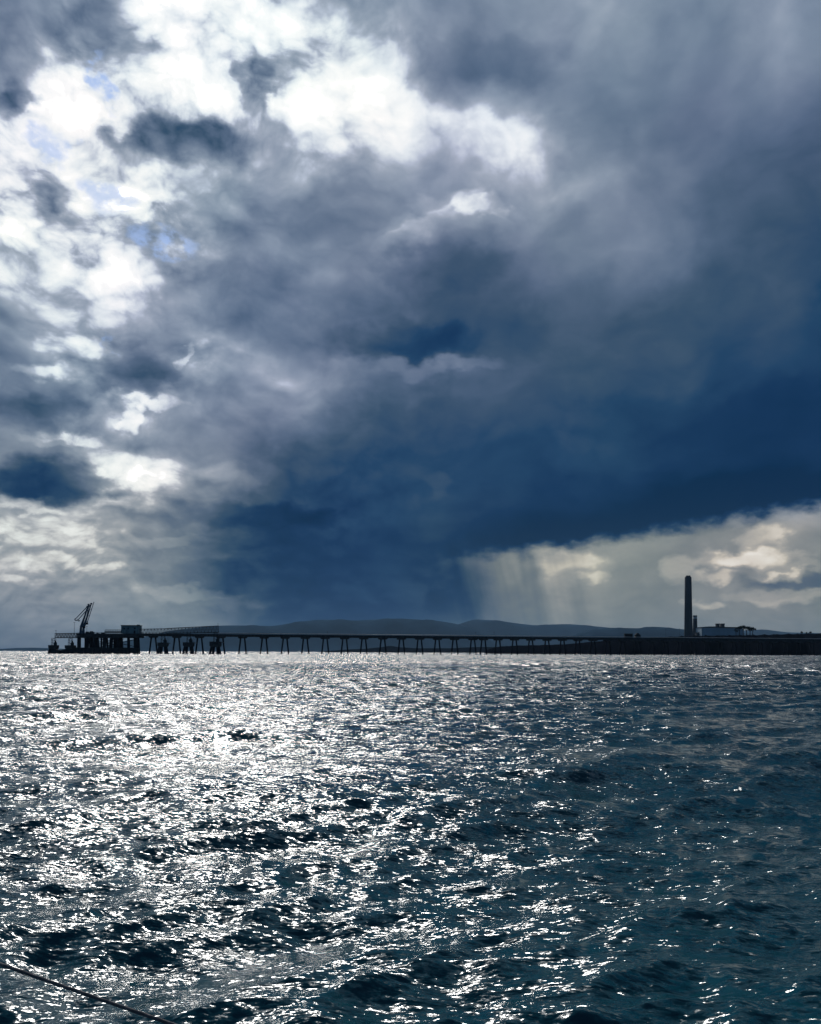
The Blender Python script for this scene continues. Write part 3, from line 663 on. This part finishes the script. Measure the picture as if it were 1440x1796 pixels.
# equipment on the deck
def kit(px0, px1, top, label, off=4.0):
    c = at((px0 + px1) / 2, 1111.2, YH + off)
    t_ = thing('pump_unit', c, label, 'pump unit', 'equipment on the loading platform')
    b = MB(); px_box(b, px0, px1, top + 1.2, 1111.25, dep=3, y_off=off); b.build('housing', M['dark'], t_)
    b = MB(); p = at(px0 + .3, top, YH + off + 1.5); q = at(px1 - .3, top + 1.2, YH + off + 1.5)
    b.tube((p.x, p.y, (p.z + q.z) / 2), (q.x, q.y, (p.z + q.z) / 2), (p.z - q.z) / 2, None, 10); b.build('motor', M['dark'], t_)
kit(150, 156, 1107.6, 'pump unit on the platform deck just right of the loading arms')
kit(157, 163.5, 1107.0, 'taller pump unit on the platform deck, second to the right of the loading arms')
kit(169, 173, 1109.6, 'low pump unit in the middle of the platform deck')
kit(177, 183, 1109.2, 'low pump unit just left of the pipe rack')

# control building
cb = at(227.5, 1111.2, YH + 5)
bl = thing('control_building', cb, 'boxy teal grey control building with a flat roof on the loading platform', 'building')
p = at(212.4, 1097.2, YH + 4); q = at(242.4, 1111.25, YH + 4)
MB().box(p.x, q.x, YH + 4, YH + 14, q.z, p.z).build('wall', M['cabin'], bl)
b = MB().box(p.x - .4, q.x + .4, YH + 3.6, YH + 14.4, p.z + .004, p.z + .45); b.box(q.x - 1.6, q.x + .2, YH + 5, YH + 8, p.z + .45, p.z + 1.0); b.build('roof', M['roof'], bl)
for k, (a_, c_, t_, d_) in enumerate([(216, 219.5, 1101, 1104), (223.5, 226, 1101, 1104), (234.5, 238, 1100.5, 1103.5), (235, 237.5, 1106, 1111)]):
    u_ = at(a_, t_, YH + 4); w_ = at(c_, d_, YH + 4)
    nm = 'door' if k == 3 else 'window'
    MB().box(u_.x, w_.x, YH + 3.93, YH + 4.2, w_.z, u_.z).build(nm, M['glass'] if k < 3 else M['dark'], bl)

# loading arms
def loading_arm(base, ap, elbow, tip, cw, label, Y):
    b0 = at(base[0], base[1], Y); A = at(ap[0], ap[1], Y); E_ = at(elbow[0], elbow[1], Y + 0.0); Tt = at(tip[0], tip[1], Y - 1.5)
    t_ = thing('marine_crane', b0, label, 'crane', 'marine loading arms on the jetty head')
    b = MB(); b.box(b0.x - 1.7, b0.x + 1.7, Y - 1.5, Y + 1.5, DH, DH + .6); b.tube((b0.x, Y, DH + .6), (b0.x + .2, Y, b0.z + 3.4), 1.25, .95, 12)
    b.build('pedestal', M['arm'], t_, smooth=False)
    mid = Vector((b0.x + .3, Y, b0.z + 3.2))
    b = MB(); b.tube(mid, mid.lerp(A, .35), 1.25, .85, 10); b.tube(mid.lerp(A, .35), A, .85, .42, 10); b.tube(A + Vector((0, -.7, 0)), A + Vector((0, .7, 0)), .8, .8, 12)
    b.build('inboard_arm', M['arm'], t_)
    b = MB(); b.tube(E_, Tt, .42, .34, 8); b.tube(E_ + Vector((0, -.8, 0)), E_ + Vector((0, .8, 0)), .75, .75, 12)
    b.tube(E_, mid.lerp(A, .62), .2, .2, 6); b.tube(A, E_, .34, .34, 6)
    ob_ = b.build('outboard_arm', M['arm'], t_)
    b = MB(); b.tube(Tt + Vector((-.2, 0, .5)), Tt + Vector((-.7, 0, -.9)), .45, .4, 8); b.tube(Tt + Vector((-.7, 0, -.9)), Tt + Vector((.9, 0, -1.5)), .5, .5, 8)
    b.tube(Tt + Vector((.9, 0, -1.5)), Tt + Vector((1.2, 0, -.7)), .4, .4, 8)
    b.build('coupler', M['arm'], ob_)
    c0 = at(cw[0], cw[1], Y); c1 = at(cw[2], cw[3], Y)
    b = MB(); b.tube(c0, c1, .28, .34, 6); b.tube(c1, mid, .3, .3, 6)
    for s_ in (.3, .6, .85): b.tube(c0.lerp(c1, s_), A.lerp(mid, s_), .12, .12, 5)
    b.build('pantograph_cable', M['arm'], t_)
    b = MB(); b.box(c1.x - .9, c1.x + .9, Y - .8, Y + .8, c1.z - 1.0, c1.z + .9); b.build('counterweight', M['dark'], t_)
loading_arm((141.5, 1106), (155.4, 1060.5), (153.2, 1064), (132.5, 1085.5), (157.0, 1059.0, 147.5, 1100), 'front loading arm whose outboard leg hangs furthest left over the water', YH + 3)
loading_arm((146.2, 1106), (160.2, 1058.8), (152.4, 1069.8), (137.5, 1086.5), (165, 1055.4, 152.5, 1093.5), 'rear loading arm with the tall thin mast beside it', YH + 10)

def slim_post(px, top, label, Y, head=True):
    p = at(px, 1111.2, Y); p.z = DH if px > 134 else p.z; H_ = at(px, top, Y).z
    t_ = thing('lamp_post', p, label, 'lamp post', 'lamp posts on the jetty head')
    MB().tube(p, (p.x, p.y, H_), .16, .11, 6).build('post', M['dark'], t_)
    if head: MB().box(p.x - .75, p.x + .75, p.y - .3, p.y + .3, H_, H_ + .3).build('lamp_head', M['dark'], t_)
slim_post(130.3, 1092.3, 'slim lamp post standing on the catwalk left of the loading arms', YH + 4)
slim_post(152.2, 1099.0, 'short slim lamp post on the platform just right of the loading arms', YH + 18)
slim_post(98.2, 1106.5, 'tiny lamp post at the far left end of the catwalk', YH + 5)

# ------------------------------------------------------------------ catwalks
def truss(name, label, pts, Y, wid=2.0, bays=10, ch=.22, web=.12):
    """pts: (px, top, bottom) at both ends"""
    (a, at_, ab_), (c, ct_, cb_) = pts
    mid = at((a + c) / 2, (ab_ + cb_) / 2, Y)
    t_ = thing(name, mid, label, 'catwalk', 'catwalks between the dolphins')
    for k, y_ in enumerate((Y, Y + wid)):
        b = MB()
        b.bar(at(a, at_, Y) + Vector((0, y_ - Y, 0)), at(c, ct_, Y) + Vector((0, y_ - Y, 0)), ch, ch)
        b.bar(at(a, ab_, Y) + Vector((0, y_ - Y, 0)), at(c, cb_, Y) + Vector((0, y_ - Y, 0)), ch * 1.4, ch * 1.4)
        for i in range(bays + 1):
            u = i / bays
            lo_ = at(a + (c - a) * u, ab_ + (cb_ - ab_) * u, Y); hi_ = at(a + (c - a) * u, at_ + (ct_ - at_) * u, Y)
            o_ = Vector((0, y_ - Y, 0)); b.bar(lo_ + o_, hi_ + o_, web, web)
            if i < bays:
                u2 = (i + 1) / bays
                n_ = at(a + (c - a) * u2, (at_ + (ct_ - at_) * u2) if i % 2 == 0 else (ab_ + (cb_ - ab_) * u2), Y)
                b.bar((lo_ if i % 2 == 0 else hi_) + o_, n_ + o_, web, web)
        b.build('truss_side', M['rail'], t_)
    b = MB(); p = at(a, ab_, Y); q = at(c, cb_, Y)
    b.bar(p + Vector((0, wid / 2, .1)), q + Vector((0, wid / 2, .1)), wid, .25); b.build('walkway', M['dark'], t_)
truss('catwalk', 'railed truss catwalk left of the loading arms, out to the leftmost dolphin', ((96, 1111.0, 1118.6), (137, 1110.4, 1118.6)), YH + 4, bays=16, ch=.45, web=.2)
truss('catwalk', 'level truss catwalk between the control building and the first splayed dolphin', ((244, 1103.4, 1112.0), (291, 1102.4, 1111.8)), YH - 1, bays=16, ch=.4, web=.18)
truss('catwalk', 'longest truss catwalk, rising to the right over the three splayed dolphins', ((291, 1102.2, 1111.0), (383, 1097.6, 1109.0)), YH - 3, bays=30, ch=.5, web=.2)

# ------------------------------------------------------------------ dolphins
def mast_on(px, top, base, Y, label):
    p = at(px, base, Y)
    t_ = thing('beacon_mast', p, label, 'beacon')
    z_ = at(px, top, Y).z
    MB().tube(p, (p.x, p.y, z_), .14, .08, 6).build('post', M['dark'], t_)
    MB().tube((p.x, p.y, z_), (p.x, p.y, z_ + .5), .22, .18, 8).build('beacon_light', M['dark'], t_)
mast_on(382.2, 1093.5, 1098, YH - 2, 'thin beacon mast at the high right end of the long catwalk')
def dolphin(cx, ct, cb_, w, label, tower_top, fr, Y=YH - 4):
    c = at(cx, 1140, Y)
    t_ = thing('mooring_dolphin', (c.x, Y, 0), label, 'dolphin', 'mooring dolphins')
    sc = Y / 1413.0; W_ = w * sc / 2
    zt = at(cx, ct, Y).z; zb = at(cx, cb_, Y).z
    b = MB(); b.prism([(c.x - W_, zt), (c.x + W_, zt), (c.x + W_ * .97, zb + 1.2), (c.x + W_ * .70, zb), (c.x - W_ * .70, zb), (c.x - W_ * .97, zb + 1.2)], Y - W_, Y + W_)
    b.build('pile_cap', M['deck'], t_)
    for dx_, dy_, ex in ((-.62, -.6, -1.02), (-.15, -.7, -.25), (.2, .7, .3), (.62, -.6, 1.08), (-.5, .6, -.8), (.5, .6, .85)):
        MB().tube((c.x + dx_ * W_, Y + dy_ * W_, zb + .05), (c.x + ex * W_, Y + dy_ * 1.5 * W_, -2.5), 1.15, 1.1, 10).build('pile', M['pile'], t_, smooth=True)
    # lattice trestle carrying the catwalk
    tz = at(cx, tower_top, Y).z
    b = MB(); hw = 1.7
    for sx in (-1, 1):
        for sy in (-1, 1): b.bar((c.x + sx * hw, Y + sy * 1.2, zt), (c.x + sx * hw * .8, Y + sy * 1.2, tz), .28, .28)
    n = 3
    for k in range(n):
        za = zt + (tz - zt) * k / n; zb_ = zt + (tz - zt) * (k + 1) / n
        b.bar((c.x - hw, Y - 1.2, za), (c.x + hw * .9, Y - 1.2, zb_), .16, .16); b.bar((c.x + hw, Y + 1.2, za), (c.x - hw * .9, Y + 1.2, zb_), .16, .16)
        b.bar((c.x - hw, Y - 1.2, zb_), (c.x + hw, Y - 1.2, zb_), .16, .16)
    b.build('lattice_tower', M['dark'], t_)
    # mooring hooks, capstan and ladder platform
    b = MB(); b.box(c.x + W_ * .15, c.x + W_ * .75, Y - 1.4, Y + 1.0, zt, zt + 2.6); b.tube((c.x + W_ * .45, Y, zt + 2.6), (c.x + W_ * .45, Y, zt + 4.2), .8, .5, 10); b.build('mooring_hook', M['dark'], t_)
    if fr:
        b = MB(); b.box(c.x + W_ * .95, c.x + W_ * 1.75, Y - 1, Y + .6, zt - .9, zt - .4)
        for s_ in (1.05, 1.35): b.bar((c.x + W_ * s_, Y - .6, zt - .6), (c.x + W_ * s_, Y - .6, at(cx, 1117, Y).z), .12, .12)
        for k in range(9): z_ = zt + k * 1.0; b.bar((c.x + W_ * 1.05, Y - .6, z_), (c.x + W_ * 1.35, Y - .6, z_), .08, .08)
        b.build('ladder', M['rail'], t_)
dolphin(286, 1127.0, 1134.5, 15.5, 'splayed mooring dolphin nearest the control building, under the level catwalk', 1111.5, True)
dolphin(331, 1126.5, 1134.5, 16.5, 'middle splayed mooring dolphin under the long catwalk', 1110, True)
dolphin(378, 1125.5, 1135.0, 17.5, 'rightmost splayed mooring dolphin, where the long catwalk ends', 1109, True)
dolphin(94, 1131.5, 1138.5, 13.5, 'leftmost mooring dolphin at the seaward tip of the jetty', 1119, False, YH + 5)
dolphin(123.5, 1131.8, 1138.5, 14.5, 'mooring dolphin tucked against the left side of the loading platform', 1119, False, YH + 5)
# low fender wall between them
fw = at(112, 1145, YH + 1)
t_ = thing('fender_wall', (fw.x, YH + 1, 0), 'low dark fender wall just above the water left of the loading platform', 'fender')
p = at(90, 1147.5, YH + 1); 
b = MB(); ptsw = [(88.5, 1149.5), (131.5, 1149.5), (131.5, 1137.5), (116, 1138.2), (108, 1140.2), (99, 1139.5), (96, 1137.5), (90.5, 1139)]
b.prism([(at(x, y, YH + 1).x, at(x, y, YH + 1).z) for x, y in ptsw], YH, YH + 2.5); b.build('panel', M['dark'], t_)
b = MB()
for k in range(6): q = at(92 + k * 7.2, 1143, YH); b.tube((q.x, YH - .5, -2), (q.x, YH - .5, q.z + 1.0), .5, .5, 8)
b.build('fender_post', M['pile'], t_)

# ------------------------------------------------------------------ power station
YS = 2500.0
GZ = at(1208, 1114.2, YS).z
ch = at(1208, 1113, YS); s = YS / 1413.0
st = thing('chimney_stack', (ch.x, YS, GZ), 'very tall dark power station chimney, the tallest thing on the shore', 'chimney')
zt = at(1207, 1013.0, YS).z; c = (ch.x - .5 * s, YS, 0)
b = MB(); b.lathe([(7.4 * s, GZ - 6), (7.0 * s, GZ + .1 * (zt - GZ)), (6.4 * s, GZ + .45 * (zt - GZ)), (5.7 * s, zt), (5.6 * s, zt + .1)], c, 40)
sh = b.build('shaft', M['stack'], st, smooth=True)
b = MB(); b.lathe([(5.6 * s, zt - 4 * s), (5.6 * s, zt - 3.4 * s)], c, 40); b.lathe([(5.3 * s, zt + .12), (5.0 * s, zt + 1.4 * s), (4.4 * s, zt + 1.7 * s)], c, 40)
b.build('cap', M['stackcap'], st)
for k in range(4):
    t2 = math.pi / 4 + k * math.pi / 2
    MB().tube((c[0] + 2.6 * s * math.cos(t2), YS + 2.6 * s * math.sin(t2), zt + 1.7 * s), (c[0] + 2.6 * s * math.cos(t2), YS + 2.6 * s * math.sin(t2), zt + 3.4 * s), 1.6 * s, 1.5 * s, 14).build('flue', M['stackcap'], st, smooth=False)
c2 = at(1219.2, 1113, YS + 60)
s2 = thing('chimney_stack', (c2.x, YS + 60, GZ), 'short second chimney with a pale band, tucked behind the tall one', 'chimney')
z2 = at(1219, 1079.5, YS + 60).z; zb1 = at(1219, 1081.5, YS + 60).z; zb2 = at(1219, 1085.5, YS + 60).z
b = MB(); b.lathe([(4.4 * s, GZ - 6), (3.7 * s, zb2)], (c2.x, YS + 60, 0), 28); b.build('shaft', M['stack'], s2, smooth=True)
b = MB(); b.lathe([(3.7 * s, zb2), (3.65 * s, zb1)], (c2.x, YS + 60, 0), 28); b.build('band', M['band'], s2, smooth=True)
b = MB(); b.lathe([(3.8 * s, zb1), (3.8 * s, z2), (2.4 * s, z2 + .1)], (c2.x, YS + 60, 0), 28); b.build('cap', M['stackcap'], s2)

hall = at(1265, 1113, YS)
hl = thing('turbine_hall', (hall.x, YS + 30, GZ), 'long pale blue grey power station hall with a dark roof edge beside the chimneys', 'building')
zr = at(1250, 1100.6, YS).z
a0 = at(1230.8, 1100, YS).x; a1 = at(1262.5, 1100, YS).x; a2 = at(1304, 1100, YS).x
MB().box(a0, a1 - .3, YS, YS + 55, GZ - 4, zr).build('wall', M['hall'], hl)
MB().box(a1, a2, YS + 4, YS + 55, GZ - 4, zr - .6).build('wall', M['hall'], hl)['label'] = 'right hand hall wall set slightly back'
b = MB(); b.prism([(a0 - 1, zr + .01), (a1, zr + .01), (a1, zr + 3.4), ((a0 + a1) / 2 - 6, zr + 3.2), (a0 - 1, zr + 1.6)], YS - 1.5, YS + 56)
b.prism([(a1 + .02, zr - .59), (a2 + 1, zr - .59), (a2 + 1, zr + 1.2), (a1 + .02, zr + 2.6)], YS + 2.6, YS + 56); b.build('roof', M['roof'], hl)
for (a_, c_) in ((1257.3, 1262.4), (1265.4, 1271)):
    p = at(a_, 1093.6, YS + 12); q = at(c_, 1101, YS + 12)
    v_ = MB().box(p.x, q.x, YS + 12, YS + 24, zr + 1, p.z - 2.5).build('roof_vent', M['stackcap'], hl)
    MB().box(p.x - .6, q.x + .6, YS + 11.4, YS + 24.6, p.z - 2.49, p.z).build('cowl', M['roof'], v_)
p = at(1222.5, 1109.5, YS + 20); q = at(1231.5, 1114, YS + 20)
an = thing('annex_building', ((p.x + q.x) / 2, YS + 25, GZ), 'low dark annex between the chimneys and the hall', 'building')
MB().box(p.x, q.x - 1, YS + 22, YS + 40, GZ - 4, p.z).build('wall', M['stack'], an)
MB().box(p.x - .5, q.x - .6, YS + 21.5, YS + 40.5, p.z + .01, p.z + .8).build('roof', M['roof'], an)

# ------------------------------------------------------------------ trees on the headland
def tree(px, base, top, w, crown_h, label, Y, seed, group, flat=True, lean=0.0, n=900, name='pine_tree'):
    rng = random.Random(seed)
    p = at(px, base, Y); zt_ = at(px, top, Y).z; sc = Y / 1413.0
    W_ = w * sc / 2; Hc = crown_h * sc
    t_ = thing(name, p, label, 'tree', group)
    cx_ = p.x + lean * sc; zc0 = zt_ - Hc / 2
    b = MB(); m1 = Vector((p.x + lean * sc * .4, p.y, p.z + (zc0 - p.z) * .55)); r0 = .045 * (zt_ - p.z)
    b.tube((p.x, p.y, p.z - 1.5), m1, r0, r0 * .75, 8)
    for k in range(5):
        a_ = k * 1.257 + rng.random(); e_ = Vector((cx_ + math.cos(a_) * W_ * .62, p.y + math.sin(a_) * W_ * .5, zc0 + rng.uniform(-.1, .3) * Hc))
        b.tube(m1, e_, r0 * .55, r0 * .2, 5)
    b.build('trunk', M['bark'], t_)
    b = MB()
    clumps = []
    for k in range(11):
        a_ = rng.uniform(0, 6.28); q = math.sqrt(rng.random()) * .78
        clumps.append((cx_ + math.cos(a_) * q * W_, p.y + math.sin(a_) * q * W_, zc0 + (rng.uniform(-.28, .32)) * Hc * (1 - .4 * q), rng.uniform(.24, .42)))
    for i in range(n):
        cxx, cyy, czz, rr_ = rng.choice(clumps)
        d = Vector((rng.gauss(0, 1), rng.gauss(0, 1), rng.gauss(0, 1))).normalized() * (rng.random() ** .4)
        P = Vector((cxx + d.x * rr_ * W_, cyy + d.y * rr_ * W_, czz + d.z * Hc * .30))
        z = Vector((rng.gauss(0, 1), rng.gauss(0, 1), rng.gauss(0, 1))).normalized(); u_ = z.orthogonal().normalized(); w_ = z.cross(u_)
        r_ = rng.uniform(.30, .62) * sc * (1.0 if flat else .8)
        k = len(b.v); m_ = rng.uniform(.5, 1)
        b.v += [tuple(P + u_ * r_), tuple(P + w_ * r_ * m_), tuple(P - u_ * r_ * .8), tuple(P - w_ * r_ * m_)]; b.f.append((k, k + 1, k + 2, k + 3))
    b.build('crown', M['leaf'], t_)
GP = 'umbrella pines beside the turbine hall'
YT = 1650.0
tree(1297, 1114.5, 1098.6, 13, 6, 'leftmost umbrella pine, its crown overlapping the end of the hall', YT, 1, GP, lean=0)
tree(1303.5, 1114.5, 1097.0, 13, 5, 'umbrella pine second from the hall, with the highest crown', YT + 12, 2, GP, lean=.5)
tree(1309.5, 1114.5, 1098.2, 13, 7, 'middle umbrella pine in the clump right of the hall', YT - 6, 3, GP, lean=.3)
tree(1315.5, 1114.5, 1098.8, 13, 8, 'umbrella pine fourth from the hall, deep crowned', YT + 8, 4, GP, lean=.4)
tree(1320.0, 1114.5, 1099.4, 10.5, 7.5, 'rightmost umbrella pine, leaning clear of the clump', YT, 5, GP, lean=.8)
tree(1291, 1114.5, 1102, 9, 7, 'low dark bush against the right end of the hall wall', YT + 20, 6, GP, n=300, name='bush')
GS = 'small round trees on the headland'
tree(1406.3, 1112.8, 1107.0, 5.0, 4.4, 'leftmost of the three small round trees on the headland', 1500, 7, GS, n=240, name='small_tree')
tree(1414.8, 1112.8, 1108.4, 3.0, 3.0, 'smallest, middle one of the three round trees on the headland', 1500, 8, GS, n=160, name='small_tree')
tree(1421.8, 1112.8, 1107.0, 5.0, 4.2, 'rightmost of the three small round trees on the headland', 1500, 9, GS, n=240, name='small_tree')

# ------------------------------------------------------------------ guard rope of the boat, close to the camera

def rope():
    n = 260; A_ = at(-420, 1541, 2.0); B_ = at(900, 2000, 1.9)
    pts = []
    for i in range(n + 1):
        u = i / n; q = A_.lerp(B_, u); q.z -= .01 * 4 * u * (1 - u) * 0.6
        pts.append(q)
    b = MB(); k = 12; R_ = .0042
    for i, q in enumerate(pts):
        d = (pts[min(i + 1, n)] - pts[max(i - 1, 0)]).normalized(); u_ = d.orthogonal().normalized(); w_ = d.cross(u_)
        for j in range(k):
            t2 = 2 * math.pi * j / k; r_ = R_ * (1 + .10 * math.cos(3 * t2 + i * 1.1))
            b.v.append(tuple(q + u_ * r_ * math.cos(t2) + w_ * r_ * math.sin(t2)))
    for i in range(n):
        for j in range(k):
            b.f.append((i * k + j, i * k + (j + 1) % k, (i + 1) * k + (j + 1) % k, (i + 1) * k + j))
    o = b.build('rope', M['rope'], smooth=True)
    tag(o, 'thin grey rope slanting across the bottom left corner above the waves', 'rope')
rope()
